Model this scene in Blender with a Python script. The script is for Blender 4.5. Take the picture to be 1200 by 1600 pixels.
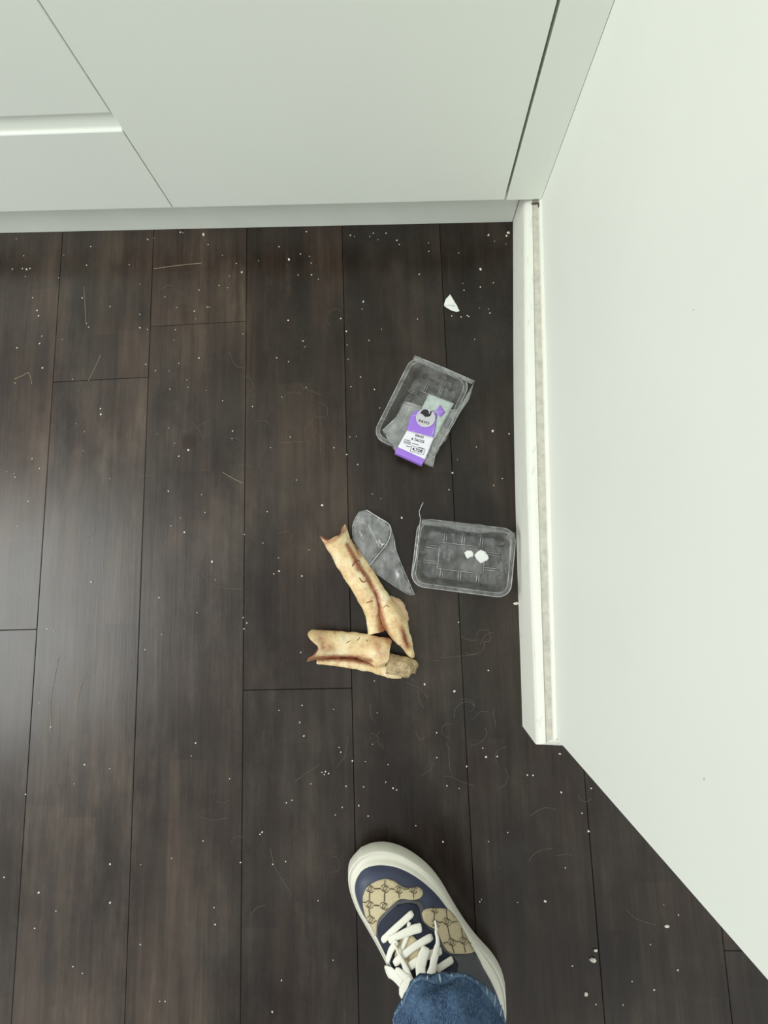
import bpy, bmesh, math, random
from mathutils import Vector, Matrix, noise
from mathutils.bvhtree import BVHTree
from mathutils.geometry import delaunay_2d_cdt

for o in list(bpy.data.objects):
    bpy.data.objects.remove(o, do_unlink=True)
scene = bpy.context.scene
COL = scene.collection
random.seed(7)

# ------------------------------------------------------------------ camera
F_PX, CAM_H = 690.0, 0.65
WX = Vector((0.998266, -0.036884, -0.045875))      # world axes in image space (x right, y down, z forward)
WY = Vector((-0.030941, -0.991785, 0.12412))
WZ = Vector((-0.050076, -0.122486, -0.991206))
cam_data = bpy.data.cameras.new('camera')
cam_data.sensor_fit = 'VERTICAL'
cam_data.sensor_height = 32.0
cam_data.lens = F_PX / 1600.0 * 32.0
cam_data.clip_start = 0.01
cam = bpy.data.objects.new('camera', cam_data)
COL.objects.link(cam)
cam.matrix_world = Matrix(((WX.x, -WX.y, -WX.z, 0), (WY.x, -WY.y, -WY.z, 0), (WZ.x, -WZ.y, -WZ.z, CAM_H), (0, 0, 0, 1)))
scene.camera = cam

# ------------------------------------------------------------------ light
world = bpy.data.worlds.new('world')
scene.world = world
world.use_nodes = True
bg = world.node_tree.nodes['Background']
bg.inputs['Color'].default_value = (0.96, 1.0, 0.97, 1)
bg.inputs['Strength'].default_value = 0.86

def area_light(name, loc, target, sx, sy, energy, col=(1, 1, 1)):
    d = bpy.data.lights.new(name, 'AREA')
    d.shape = 'RECTANGLE'; d.size = sx; d.size_y = sy; d.energy = energy; d.color = col
    o = bpy.data.objects.new(name, d)
    COL.objects.link(o)
    o.location = loc
    o.rotation_euler = (Vector(target) - Vector(loc)).to_track_quat('-Z', 'Y').to_euler()
    return o

area_light('window_left_offscreen', (-2.6, -0.25, 2.15), (0, 0, 0.2), 1.5, 1.5, 58, (0.97, 1.0, 0.98))

scene.view_settings.view_transform = 'Standard'
scene.view_settings.look = 'None'
scene.view_settings.gamma = 1.0
scene.view_settings.use_curve_mapping = False
scene.view_settings.exposure = 0.0

# ------------------------------------------------------------------ helpers
CAM = Vector((0, 0, CAM_H))

def ray(u, v):
    d = Vector(((u - 600) / F_PX, (v - 800) / F_PX, 1.0))
    return Vector((d.dot(WX), d.dot(WY), d.dot(WZ)))

def P(u, v, z=0.0):
    """point at height z seen at photo pixel (u, v)"""
    d = ray(u, v)
    return CAM + d * ((z - CAM_H) / d.z)

def smooth(a, b, x):
    t = max(0.0, min(1.0, (x - a) / (b - a)))
    return t * t * (3 - 2 * t)

def obj(name, bm, mat, parent=None, shade=False, local=False):
    me = bpy.data.meshes.new(name)
    bm.normal_update()
    bm.to_mesh(me)
    bm.free()
    if shade:
        for p in me.polygons:
            p.use_smooth = True
    me.materials.append(mat)
    o = bpy.data.objects.new(name, me)
    COL.objects.link(o)
    if parent is not None:
        o.parent = parent
        if not local:
            o.matrix_parent_inverse = wm(parent).inverted()
    return o

def wm(o):
    m = o.matrix_basis.copy()
    if o.parent:
        m = wm(o.parent) @ o.matrix_parent_inverse @ m
    return m

def empty(name, loc, rz=0.0):
    e = bpy.data.objects.new(name, None)
    e.empty_display_size = 0.02
    COL.objects.link(e)
    e.location = loc
    e.rotation_euler = (0, 0, rz)
    return e

def tag(o, label=None, cat=None, group=None, kind=None):
    if label: o['label'] = label
    if cat: o['category'] = cat
    if group: o['group'] = group
    if kind: o['kind'] = kind
    return o

def box(bm, x0, x1, y0, y1, z0, z1, bev=0.0, seg=2):
    r = bmesh.ops.create_cube(bm, size=1)
    vs = r['verts']
    for v in vs:
        v.co = Vector((x0 + (v.co.x + .5) * (x1 - x0), y0 + (v.co.y + .5) * (y1 - y0), z0 + (v.co.z + .5) * (z1 - z0)))
    if bev:
        es = list({e for v in vs for e in v.link_edges})
        bmesh.ops.bevel(bm, geom=es, offset=bev, segments=seg, profile=.6, affect='EDGES')

def loft(bm, rings, cap0=True, cap1=True, closed=True):
    R = [[bm.verts.new(p) for p in r] for r in rings]
    n = len(R[0])
    for a, b in zip(R, R[1:]):
        for i in range(n if closed else n - 1):
            j = (i + 1) % n
            bm.faces.new((a[i], a[j], b[j], b[i]))
    if cap0: bm.faces.new(R[0][::-1])
    if cap1: bm.faces.new(R[-1])
    return R

def tube(bm, pts, rad, n=6, flat=1.0):
    """tube along points, radius number or list; flat squashes it vertically"""
    rings = []
    m = len(pts)
    for i, p in enumerate(pts):
        t = (Vector(pts[min(i + 1, m - 1)]) - Vector(pts[max(i - 1, 0)])).normalized()
        side = t.cross(Vector((0, 0, 1)))
        if side.length < 1e-4: side = Vector((1, 0, 0))
        side.normalize()
        up = side.cross(t).normalized()
        r = rad[i] if isinstance(rad, (list, tuple)) else rad
        rings.append([Vector(p) + side * math.cos(k * 2 * math.pi / n) * r + up * math.sin(k * 2 * math.pi / n) * r * flat for k in range(n)])
    loft(bm, rings)

def crom(pts, n):
    """Catmull-Rom resampling of tuples"""
    out = []
    m = len(pts)
    for i in range(m - 1):
        p0, p1, p2, p3 = pts[max(i - 1, 0)], pts[i], pts[i + 1], pts[min(i + 2, m - 1)]
        for k in range(n):
            t = k / n
            out.append(tuple(.5 * (2 * b + (c - a) * t + (2 * a - 5 * b + 4 * c - d) * t * t + (3 * b - a - 3 * c + d) * t ** 3) for a, b, c, d in zip(p0, p1, p2, p3)))
    out.append(tuple(pts[-1]))
    return out

def poly_mesh(pts2d, edge):
    """triangulated, evenly refined polygon from 2-D points -> bmesh with coordinates (x, y, 0)"""
    rim = []
    m = len(pts2d)
    for i in range(m):
        a, b = Vector(pts2d[i][:2]), Vector(pts2d[(i + 1) % m][:2])
        k = max(1, int(math.ceil((b - a).length / edge)))
        rim += [a.lerp(b, j / k) for j in range(k)]
    xs = [p.x for p in rim]; ys = [p.y for p in rim]
    pts = list(rim)
    y = min(ys) + edge * .5; row = 0
    while y < max(ys):
        x = min(xs) + edge * (.25 + .5 * (row % 2))
        while x < max(xs):
            q = Vector((x, y))
            if in_poly(rim, x, y) and min((q - r).length_squared for r in rim) > (edge * .45) ** 2:
                pts.append(q)
            x += edge
        y += edge * .87; row += 1
    n = len(rim)
    res = delaunay_2d_cdt(pts, [(i, (i + 1) % n) for i in range(n)], [], 0, 1e-9)
    bm = bmesh.new()
    vs = [bm.verts.new((p.x, p.y, 0)) for p in res[0]]
    for f in res[2]:
        c = sum((res[0][i] for i in f), Vector((0, 0))) / len(f)
        if in_poly(rim, c.x, c.y):
            bm.faces.new([vs[i] for i in f])
    for v in [v for v in bm.verts if not v.link_faces]:
        bm.verts.remove(v)
    return bm

def in_poly(poly, x, y):
    c = False
    for p, q in zip(poly, poly[1:] + poly[:1]):
        if (p.y > y) != (q.y > y) and x < (q.x - p.x) * (y - p.y) / (q.y - p.y) + p.x: c = not c
    return c

def thicken(bm, t):
    """give an open sheet a thickness t downwards along its normals"""
    bm.normal_update()
    up = sum((f.normal.z for f in bm.faces))
    if up < 0:
        bmesh.ops.reverse_faces(bm, faces=bm.faces[:])
    bm.normal_update()
    vn = {v: v.normal.copy() for v in bm.verts}
    top = list(bm.verts)
    faces = list(bm.faces)
    bound = [e for e in bm.edges if len(e.link_faces) == 1]
    low = {v: bm.verts.new(v.co - vn[v] * t) for v in top}
    for f in faces:
        bm.faces.new([low[v] for v in reversed(f.verts)])
    for e in bound:
        a, b = e.verts
        lp = e.link_loops[0]
        if lp.vert != a: a, b = b, a
        bm.faces.new((b, a, low[a], low[b]))

# ------------------------------------------------------------------ materials
def srgb(r, g, b):
    f = lambda c: c / 12.92 if c <= .04045 else ((c + .055) / 1.055) ** 2.4
    return (f(r / 255), f(g / 255), f(b / 255), 1)

class N:
    """tiny node builder"""
    def __init__(s, name):
        s.m = bpy.data.materials.new(name); s.m.use_nodes = True
        s.t = s.m.node_tree; s.b = s.t.nodes['Principled BSDF']; s.out = s.t.nodes['Material Output']
    def n(s, typ, **kw):
        x = s.t.nodes.new(typ)
        for k, v in kw.items():
            if k in x.inputs: x.inputs[k].default_value = v
            else: setattr(x, k, v)
        return x
    def l(s, a, b): s.t.links.new(a, b)
    def math(s, op, a, b=None, c=None):
        x = s.n('ShaderNodeMath', operation=op)
        for i, v in enumerate((a, b, c)):
            if v is None: continue
            if isinstance(v, (int, float)): x.inputs[i].default_value = v
            else: s.l(v, x.inputs[i])
        return x.outputs[0]
    def mix(s, fac, a, b, blend='MIX'):
        x = s.n('ShaderNodeMix', data_type='RGBA', blend_type=blend)
        for i, v in ((0, fac), (6, a), (7, b)):
            if isinstance(v, (int, float)): x.inputs[i].default_value = v
            elif isinstance(v, tuple): x.inputs[i].default_value = v
            else: s.l(v, x.inputs[i])
        return x.outputs[2]
    def ramp(s, fac, stops):
        x = s.n('ShaderNodeValToRGB')
        e = x.color_ramp.elements
        while len(e) < len(stops): e.new(.5)
        for el, (p, c) in zip(e, stops):
            el.position = p; el.color = c if len(c) == 4 else (*c, 1)
        s.l(fac, x.inputs[0])
        return x.outputs[0]
    def coord(s, which='Object', scale=(1, 1, 1), loc=(0, 0, 0)):
        t = s.n('ShaderNodeTexCoord'); mp = s.n('ShaderNodeMapping')
        mp.inputs['Scale'].default_value = scale; mp.inputs['Location'].default_value = loc
        s.l(t.outputs[which], mp.inputs[0])
        return mp.outputs[0]
    def noise(s, vec, scale, detail=3, rough=.5):
        x = s.n('ShaderNodeTexNoise', Scale=scale, Detail=detail, Roughness=rough)
        s.l(vec, x.inputs['Vector'])
        return x.outputs['Fac']
    def bump(s, h, strength, dist=.001):
        x = s.n('ShaderNodeBump', Strength=strength, Distance=dist)
        s.l(h, x.inputs['Height']); s.l(x.outputs[0], s.b.inputs['Normal'])
    def set(s, **kw):
        for k, v in kw.items():
            s.b.inputs[k.replace('_', ' ')].default_value = v
        return s

def plain(name, col, rough=.5, var=.06, scale=60, bump=0.0, spec=.5):
    g = N(name).set(Roughness=rough, Specular_IOR_Level=spec)
    v = g.coord()
    f = g.noise(v, scale, 4)
    dark = tuple(c * (1 - var) for c in col[:3]) + (1,)
    light = tuple(min(1, c * (1 + var)) for c in col[:3]) + (1,)
    g.l(g.ramp(f, [(.3, dark), (.7, light)]), g.b.inputs['Base Color'])
    if bump: g.bump(f, bump)
    return g.m

M = {}
M['wall'] = plain('wall_paint', srgb(236, 239, 230), .6, .012, 9, .05, .3)
M['lacquer'] = plain('cabinet_lacquer', srgb(239, 243, 234), .42, .01, 5, 0, .4)
M['plinth'] = plain('plinth_laminate', srgb(239, 243, 234), .45, .03, 12)
M['carcass'] = plain('cabinet_carcass', srgb(228, 231, 223), .6, .03, 10)
M['paper'] = plain('white_paper', srgb(238, 240, 236), .55, .05, 90)
M['purple'] = plain('purple_print', srgb(160, 118, 222), .4, .03, 50)
M['print_white'] = plain('label_white', srgb(238, 236, 244), .4, .02, 50)
M['pale_label'] = plain('pale_label_back', srgb(180, 192, 186), .5, .14, 160)
M['seal'] = plain('silver_seal', srgb(200, 200, 204), .35, .04, 80)
M['ink'] = plain('black_ink', srgb(34, 32, 36), .5, .1, 60)
M['grey_ink'] = plain('grey_ink', srgb(120, 118, 126), .5, .1, 60)
M['crumb'] = plain('crumb', srgb(232, 226, 212), .75, .12, 400)
M['hair'] = plain('pale_hair', srgb(140, 132, 118), .5, .1, 100)
M['thread'] = plain('pale_fibre', srgb(190, 176, 150), .6, .1, 100)
M['grime'] = plain('corner_grime', srgb(96, 90, 78), .9, .3, 300)
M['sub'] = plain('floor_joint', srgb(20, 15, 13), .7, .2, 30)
M['mark'] = plain('scuff_mark', srgb(186, 188, 180), .7, .2, 200)

def mat_baseboard():
    g = N('baseboard_paint').set(Roughness=.5, Specular_IOR_Level=.35)
    v = g.coord()
    big = g.noise(v, 14, 4, .6)
    fine = g.noise(g.coord(scale=(1, .25, 1)), 160, 4, .7)
    c = g.mix(g.math('MULTIPLY', big, .35), srgb(240, 241, 231), srgb(220, 218, 205))
    c = g.mix(g.math('MULTIPLY', g.math('GREATER_THAN', fine, .62), .25), c, srgb(178, 174, 160))
    g.l(c, g.b.inputs['Base Color'])
    return g.m
M['baseboard'] = mat_baseboard()
M['dusty_top'] = plain('dusty_ledge', srgb(203, 200, 188), .8, .14, 120)

def mat_plank():
    g = N('dark_wood').set(Specular_IOR_Level=.36)
    info = g.n('ShaderNodeObjectInfo')
    tc = g.n('ShaderNodeTexCoord')
    sep = g.n('ShaderNodeSeparateXYZ'); g.l(tc.outputs['Object'], sep.inputs[0])
    off = g.math('MULTIPLY', info.outputs['Random'], 37.0)
    # three strips per plank, each cut to its own lengths
    wob = g.math('ADD', sep.outputs['X'], 0.0)
    strip = g.math('FLOOR', g.math('MULTIPLY', wob, 19.1))
    wn1 = g.n('ShaderNodeTexWhiteNoise', noise_dimensions='1D'); g.l(g.math('ADD', strip, off), wn1.inputs['W'])
    cell = g.math('FLOOR', g.math('ADD', g.math('MULTIPLY', sep.outputs['Y'], 2.4), g.math('MULTIPLY', wn1.outputs['Value'], 5.0)))
    wn2 = g.n('ShaderNodeTexWhiteNoise', noise_dimensions='2D')
    cmb = g.n('ShaderNodeCombineXYZ'); g.l(g.math('ADD', strip, off), cmb.inputs[0]); g.l(cell, cmb.inputs[1]); g.l(cmb.outputs[0], wn2.inputs['Vector'])
    # grain
    geo = g.n('ShaderNodeNewGeometry')
    def gmap(sc):
        mp = g.n('ShaderNodeMapping'); mp.inputs['Scale'].default_value = sc
        g.l(geo.outputs['Position'], mp.inputs[0])
        return mp.outputs[0]
    grain = g.noise(gmap((1, .035, 1)), 170, 5, .65)
    band = g.noise(gmap((1, .12, 1)), 26, 4, .6)
    blot = g.noise(gmap((1, .55, 1)), 7.5, 5, .62)
    fleck = g.noise(gmap((1, .5, 1)), 260, 3, .7)
    streak = g.noise(gmap((1, .06, 1)), 60, 5, .7)
    tone = g.math('ADD', g.math('MULTIPLY', wn2.outputs['Value'], .13), g.math('ADD', g.math('MULTIPLY', grain, .30), g.math('MULTIPLY', band, .55)))
    tone = g.math('ADD', tone, g.math('ADD', g.math('MULTIPLY', blot, .65), g.math('MULTIPLY', streak, .35)))
    c = g.ramp(g.math('MULTIPLY', tone, .5), [(.36, srgb(40, 32, 28)), (.48, srgb(62, 50, 43)), (.56, srgb(82, 67, 57)), (.70, srgb(116, 98, 82))])
    # worn finish: irregular rubbed patches anywhere on the boards
    sp = g.n('ShaderNodeSeparateXYZ'); g.l(geo.outputs['Position'], sp.inputs[0])
    cloud = g.noise(gmap((1, .45, 1)), 9.0, 6, .7)
    wear = g.ramp(cloud, [(.47, (0, 0, 0)), (.80, (1, 1, 1))])
    rub = g.math('MULTIPLY', wear, g.ramp(streak, [(.34, (.08, .08, .08)), (.66, (.95, .95, .95))]))
    c = g.mix(g.math('MULTIPLY', rub, .6), c, srgb(142, 124, 104))
    c = g.mix(1.0, c, info.outputs['Color'], 'MULTIPLY')
    dust = g.ramp(g.noise(gmap((1, .8, 1)), 4.2, 6, .7), [(.45, (0, 0, 0)), (.75, (1, 1, 1))])
    c = g.mix(g.math('MULTIPLY', dust, .10), c, srgb(128, 130, 120))
    fl = g.ramp(fleck, [(.64, (0, 0, 0)), (.8, (1, 1, 1))])
    c = g.mix(g.math('MULTIPLY', fl, .16), c, srgb(140, 130, 116))
    # dark knot in the third board
    kx = g.math('ADD', sp.outputs['X'], .3292); ky = g.math('ADD', sp.outputs['Y'], -.2023)
    kd = g.math('SQRT', g.math('ADD', g.math('MULTIPLY', kx, kx), g.math('MULTIPLY', ky, ky)))
    c = g.mix(g.ramp(kd, [(.008, (.75, .75, .75)), (.0155, (0, 0, 0))]), c, srgb(44, 28, 24))
    g.l(c, g.b.inputs['Base Color'])
    r = g.math('ADD', g.math('MULTIPLY', wear, .12), g.math('ADD', g.math('MULTIPLY', blot, .14), .22))
    g.l(r, g.b.inputs['Roughness'])
    g.bump(g.math('ADD', grain, g.math('MULTIPLY', band, .6)), .22, .0006)
    return g.m
M['plank'] = mat_plank()

def mat_plastic(name, haze, rough=.12, tint=(.93, .95, .94, 1)):
    g = N(name)
    g.t.nodes.remove(g.b)
    tr = g.n('ShaderNodeBsdfTransparent'); tr.inputs[0].default_value = (.97, .975, .97, 1)
    df = g.n('ShaderNodeBsdfDiffuse'); df.inputs[0].default_value = tint
    gl = g.n('ShaderNodeBsdfGlossy'); gl.inputs['Roughness'].default_value = rough
    v = g.coord()
    h = g.noise(v, 55, 4, .6)
    st = g.noise(g.coord(scale=(1, .35, 1)), 150, 4, .7)
    fac = g.math('MULTIPLY', g.math('ADD', g.ramp(h, [(.38, (0, 0, 0)), (.66, (.8, .8, .8))]), g.math('MULTIPLY', g.ramp(st, [(.5, (0, 0, 0)), (.7, (1, 1, 1))]), .7)), haze)
    fac = g.math('ADD', fac, haze * .45)
    m1 = g.n('ShaderNodeMixShader'); g.l(fac, m1.inputs[0]); g.l(tr.outputs[0], m1.inputs[1]); g.l(df.outputs[0], m1.inputs[2])
    fr = g.n('ShaderNodeFresnel', IOR=1.5)
    m2 = g.n('ShaderNodeMixShader'); g.l(g.math('MULTIPLY', fr.outputs[0], 1.25), m2.inputs[0]); g.l(m1.outputs[0], m2.inputs[1]); g.l(gl.outputs[0], m2.inputs[2])
    g.l(m2.outputs[0], g.out.inputs[0])
    bp = g.n('ShaderNodeBump', Strength=.7, Distance=.002)
    g.l(g.noise(v, 140, 3), bp.inputs['Height']); g.l(bp.outputs[0], gl.inputs['Normal'])
    return g.m
M['clear'] = mat_plastic('clear_plastic', .13)
M['film'] = mat_plastic('clear_film', .17, .16)
M['rim'] = mat_plastic('edge_highlight', .42, .12)  # whiter than the shell: rim highlights put into the colour
M['thin_film'] = mat_plastic('thin_torn_film', .09, .14)
M['crease'] = mat_plastic('film_crease', .75, .2)  # whitest plastic: bright reflections along folds and edges put into the colour

def mat_bone():
    g = N('bone').set(Roughness=.5, Specular_IOR_Level=.4)
    v = g.coord()
    a = g.noise(v, 38, 5, .6); b = g.noise(g.coord(loc=(3, 7, 1)), 90, 5, .7); d = g.noise(g.coord(loc=(8, 1, 4)), 420, 3, .7)
    c = g.ramp(a, [(.3, srgb(214, 176, 124)), (.48, srgb(236, 210, 160)), (.62, srgb(244, 228, 186)), (.78, srgb(246, 238, 208))])
    c = g.mix(g.math('MULTIPLY', g.ramp(b, [(.50, (0, 0, 0)), (.68, (1, 1, 1))]), .6), c, srgb(206, 140, 104))
    c = g.mix(g.math('MULTIPLY', g.math('GREATER_THAN', d, .64), .45), c, srgb(150, 108, 66))
    at = g.n('ShaderNodeAttribute', attribute_name='stain')
    sn = g.math('MULTIPLY', at.outputs['Fac'], g.math('ADD', g.math('MULTIPLY', g.noise(g.coord(loc=(2, 5, 9)), 260, 5, .75), 1.9), .05))
    c = g.mix(g.ramp(sn, [(.12, (0, 0, 0)), (.75, (.9, .9, .9))]), c, srgb(150, 84, 52))
    g.l(c, g.b.inputs['Base Color'])
    g.bump(g.math('ADD', b, g.math('MULTIPLY', d, .5)), .6, .0016)
    return g.m
M['bone'] = mat_bone()
def mat_spongy():
    g = N('spongy_bone').set(Roughness=.8)
    v = g.coord()
    vo = g.n('ShaderNodeTexVoronoi', Scale=520.0); g.l(v, vo.inputs['Vector'])
    a = g.noise(v, 130, 4, .7)
    c = g.ramp(a, [(.3, srgb(150, 122, 88)), (.6, srgb(206, 184, 142)), (.8, srgb(226, 208, 170))])
    g.l(c, g.b.inputs['Base Color'])
    g.bump(vo.outputs['Distance'], .8, .002)
    return g.m
M['spongy'] = mat_spongy()
M['flesh'] = plain('dried_flesh', srgb(142, 76, 48), .55, .3, 220, .3)
M['marrow'] = plain('marrow_cavity', srgb(176, 118, 92), .6, .25, 90, .3)
M['gristle'] = plain('gristle', srgb(226, 192, 154), .4, .14, 60, .3)

M['navy'] = plain('navy_leather', srgb(60, 66, 88), .5, .08, 90, .1)
M['eyestay'] = plain('dark_navy_suede', srgb(30, 36, 54), .75, .15, 300, .2)
M['grey_leather'] = plain('grey_leather', srgb(84, 86, 88), .6, .08, 120, .1)
M['rubber'] = plain('off_white_rubber', srgb(226, 224, 208), .5, .05, 22, .05)
M['lace'] = plain('white_cotton_lace', srgb(240, 238, 224), .8, .06, 900, .25)
M['canvas'] = plain('beige_canvas', srgb(202, 188, 152), .85, .12, 700, .3)
M['motif'] = plain('brown_weave', srgb(84, 72, 56), .85, .15, 500)
M['skin'] = plain('skin', srgb(200, 158, 132), .5, .05, 60)

def mat_denim(name, base, light):
    g = N(name).set(Roughness=.85, Specular_IOR_Level=.2)
    v = g.coord()
    big = g.noise(g.coord(scale=(1, 1.6, .8)), 34, 5, .65)
    tw = g.noise(g.coord(scale=(1, 1, .25)), 900, 3, .7)
    c = g.mix(g.ramp(big, [(.36, (0, 0, 0)), (.64, (1, 1, 1))]), base, light)
    c = g.mix(g.math('MULTIPLY', g.ramp(tw, [(.45, (0, 0, 0)), (.75, (1, 1, 1))]), .5), c, srgb(150, 172, 196))
    g.l(c, g.b.inputs['Base Color'])
    g.bump(tw, .4, .001)
    return g.m
M['denim'] = mat_denim('blue_denim', srgb(30, 50, 80), srgb(74, 102, 134))
M['stitch'] = plain('faded_stitching', srgb(160, 180, 194), .9, .1, 300)
M['hem'] = mat_denim('worn_denim_hem', srgb(46, 70, 100), srgb(96, 122, 148))

# ------------------------------------------------------------------ floor
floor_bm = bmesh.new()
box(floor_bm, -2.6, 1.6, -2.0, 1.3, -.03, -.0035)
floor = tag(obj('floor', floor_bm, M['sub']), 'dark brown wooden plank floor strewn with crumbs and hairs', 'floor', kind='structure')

EDGE0, PW = 0.0735, 0.1571
joints = {-5: [-.076], -4: [.311], -3: [.3965], -2: [-.169], -1: [.72, -.78], 0: [-.93], 1: [.18], 2: [-.5], 3: [.3], -6: [.25], -7: [-.4]}
tint = {-7: .6, -6: .66, -5: .64, -4: .72, -3: .68, -2: .5, -1: .38, 0: .36, 1: .42, 2: .38, 3: .5}   # boards differ a little in colour
for k in range(-7, 4):
    x0, x1 = EDGE0 + k * PW, EDGE0 + (k + 1) * PW
    ys = sorted(joints[k])
    ys = [-1.7] + [y for y in ys] + [1.1]
    for i in range(len(ys) - 1):
        bm = bmesh.new()
        g = .00035
        box(bm, g, PW - g, g, ys[i + 1] - ys[i] - g, -.014, 0.0, .0005, 1)
        p = obj('plank', bm, M['plank'], floor, local=True)
        p.location = (x0, ys[i], 0)
        r = random.Random(k * 13 + i)
        t = tint[k] * r.uniform(.9, 1.1)
        w = r.uniform(-.04, .04)
        p.color = (t * (1 + w), t, t * (1 - w), 1)

# ------------------------------------------------------------------ room frame (walls stand 2.8 degrees off the planks)
TH = math.radians(-2.83)
C0 = (0.1895, 0.5385, 0)
XW = 0.0215            # wall face
YE = -0.7515           # wall end

def rempty(name):
    return empty(name, C0, TH)

RM = Matrix.Translation(C0) @ Matrix.Rotation(TH, 4, 'Z')
def room_obj(name, bm, mat, parent=None, shade=False):
    if parent is None:
        o = obj(name, bm, mat, None, shade)
        o.location = C0; o.rotation_euler = (0, 0, TH)
        return o
    return obj(name, bm, mat, parent, shade, local=True)

bm = bmesh.new()
box(bm, XW, XW + .11, YE, .62, 0, 2.4, .0025, 3)
wall = tag(room_obj('wall_right', bm, M['wall']), 'smooth white painted wall ending at an opening', 'wall', kind='structure')
# small chip and smudge on the wall face
def on_wall(u, v):
    inv = RM.inverted()
    o = inv @ CAM; d = inv.to_3x3() @ ray(u, v)
    t = (XW - o.x) / d.x
    return o + d * t
for nm, u, v, ry, rz, mt in (('paint_chip', 943, 218, .0016, .0045, 'paper'), ('scuff', 1101, 1218, .0012, .0016, 'mark'), ('scuff', 1084, 484, .0006, .0007, 'mark')):
    c = on_wall(u, v)
    bm = bmesh.new()
    n = 9
    ring = [Vector((c.x - .0002, c.y + ry * math.cos(k * 6.283 / n) * random.uniform(.5, 1.1), c.z + rz * math.sin(k * 6.283 / n) * random.uniform(.5, 1.1))) for k in range(n)]
    top = [Vector((p.x - .0004, c.y + (p.y - c.y) * .5, c.z + (p.z - c.z) * .5)) for p in ring]
    loft(bm, [[Vector((p.x + .0006, p.y, p.z)) for p in ring], ring, top])
    room_obj(nm, bm, M[mt], wall)

# baseboard: swept profile, mitred round the wall end
PROF = [(.0215, 0), (.0215, .0605), (.0210, .0640), (.0190, .0672), (.0150, .0702), (.0118, .0716), (.0108, .0700), (.0030, .0708), (.0026, .0745), (0, .0765)]
def bb_rings():
    rings = []
    for i in range(25):
        y = .028 + (YE - .028) * i / 24
        t = max(0.0, min(1.0, -y / .763))
        bow = -.0042 * math.sin(math.pi * t) ** 1.3
        if i < 24:
            rings.append([Vector((XW - o + bow * (o / .0215), y, z)) for o, z in PROF])
    rings.append([Vector((XW - o, YE - o * .52, z)) for o, z in PROF])
    rings.append([Vector((XW + .11, YE - o * .52, z)) for o, z in PROF])
    return rings
bm = bmesh.new()
rings = bb_rings()
loft(bm, rings, closed=True)
bmesh.ops.recalc_face_normals(bm, faces=bm.faces[:])
bb = tag(room_obj('baseboard_right', bm, M['baseboard']), 'off-white moulded baseboard along the white wall', 'baseboard', kind='structure')
bm = bmesh.new()
loft(bm, [[Vector((r[j].x, r[j].y, r[j].z + dz)) for j, dz in ((6, .0004), (7, .0004), (7, -.001), (6, -.001))] for r in rings[1:-1]])
bmesh.ops.recalc_face_normals(bm, faces=bm.faces[:])
room_obj('dusty_ledge', bm, M['dusty_top'], bb)
# grime caught where the baseboard meets the cabinet filler
for u, v, rx, ry in ((836, 316.5, .0058, .0012), (842, 320, .0011, .0035)):
    c = RM.inverted() @ P(u, v, .0735)
    bm = bmesh.new()
    loft(bm, [[Vector((c.x + rx * k_ * math.cos(t * .6283) * random.uniform(.7, 1.1), c.y + ry * k_ * math.sin(t * .6283) * random.uniform(.7, 1.1), z_)) for t in range(10)] for k_, z_ in ((1, .0705), (1, .0735), (.6, .0742))])
    bmesh.ops.recalc_face_normals(bm, faces=bm.faces[:])
    room_obj('grime', bm, M['grime'], bb)

# ------------------------------------------------------------------ kitchen units
YF = -.030
def unit(name, label, x0, x1):
    e = rempty(name)
    e.location = RM @ Vector((x0, 0, 0))
    tag(e, label, 'cabinet')
    bm = bmesh.new(); box(bm, 0, x1 - x0, YF + .0195, .5, .0755, .82)
    obj('body', bm, M['carcass'], e, local=True)
    return e
cab = unit('base_cabinet', 'white base cabinet with one wide flat door between drawers and filler strip', -.5115, -.0295)
bm = bmesh.new(); box(bm, .0004, .4806, YF, YF + .0185, .0765, .80, .0009)
obj('door', bm, M['lacquer'], cab, local=True)
drw = unit('drawer_cabinet', 'white drawer cabinet with recessed finger pull between its fronts', -1.1115, -.5120)
bm = bmesh.new()
prof = [(YF, .0775), (YF, .1912), (YF + .0005, .1922), (YF + .0026, .1940), (YF + .0036, .1934), (YF + .0150, .1850), (YF + .0185, .1862), (YF + .0185, .0775)]
loft(bm, [[Vector((x, y, z)) for y, z in prof] for x in (.002, .5988)])
bmesh.ops.recalc_face_normals(bm, faces=bm.faces[:])
lo = obj('drawer_front', bm, M['lacquer'], drw, local=True)
bm = bmesh.new(); box(bm, .002, .5988, YF, YF + .0185, .2135, .46, .0009)
obj('drawer_front', bm, M['lacquer'], drw, local=True)
bm = bmesh.new(); box(bm, .002, .5988, YF, YF + .0185, .478, .80, .0009)
obj('drawer_front', bm, M['lacquer'], drw, local=True)
bm = bmesh.new()
loft(bm, [[Vector((x, y, z)) for y, z in ((YF + .0034, .1925), (YF + .0085, .2145), (YF + .0185, .2145), (YF + .0185, .1870))] for x in (.002, .5988)])
bmesh.ops.recalc_face_normals(bm, faces=bm.faces[:])
obj('finger_channel', bm, M['lacquer'], drw, local=True)

bm = bmesh.new(); box(bm, -.0275, XW - .0004, YF, YF + .02, .0758, .82, .0007)
tag(room_obj('filler_panel', bm, M['lacquer']), 'narrow white filler strip between cabinet door and white wall', 'panel')
bm = bmesh.new(); box(bm, -1.12, -.0012, 0, .016, 0, .0755, .0004)
tag(room_obj('toe_kick', bm, M['plinth']), 'long white toe kick board under the kitchen cabinets', 'plinth')

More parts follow.
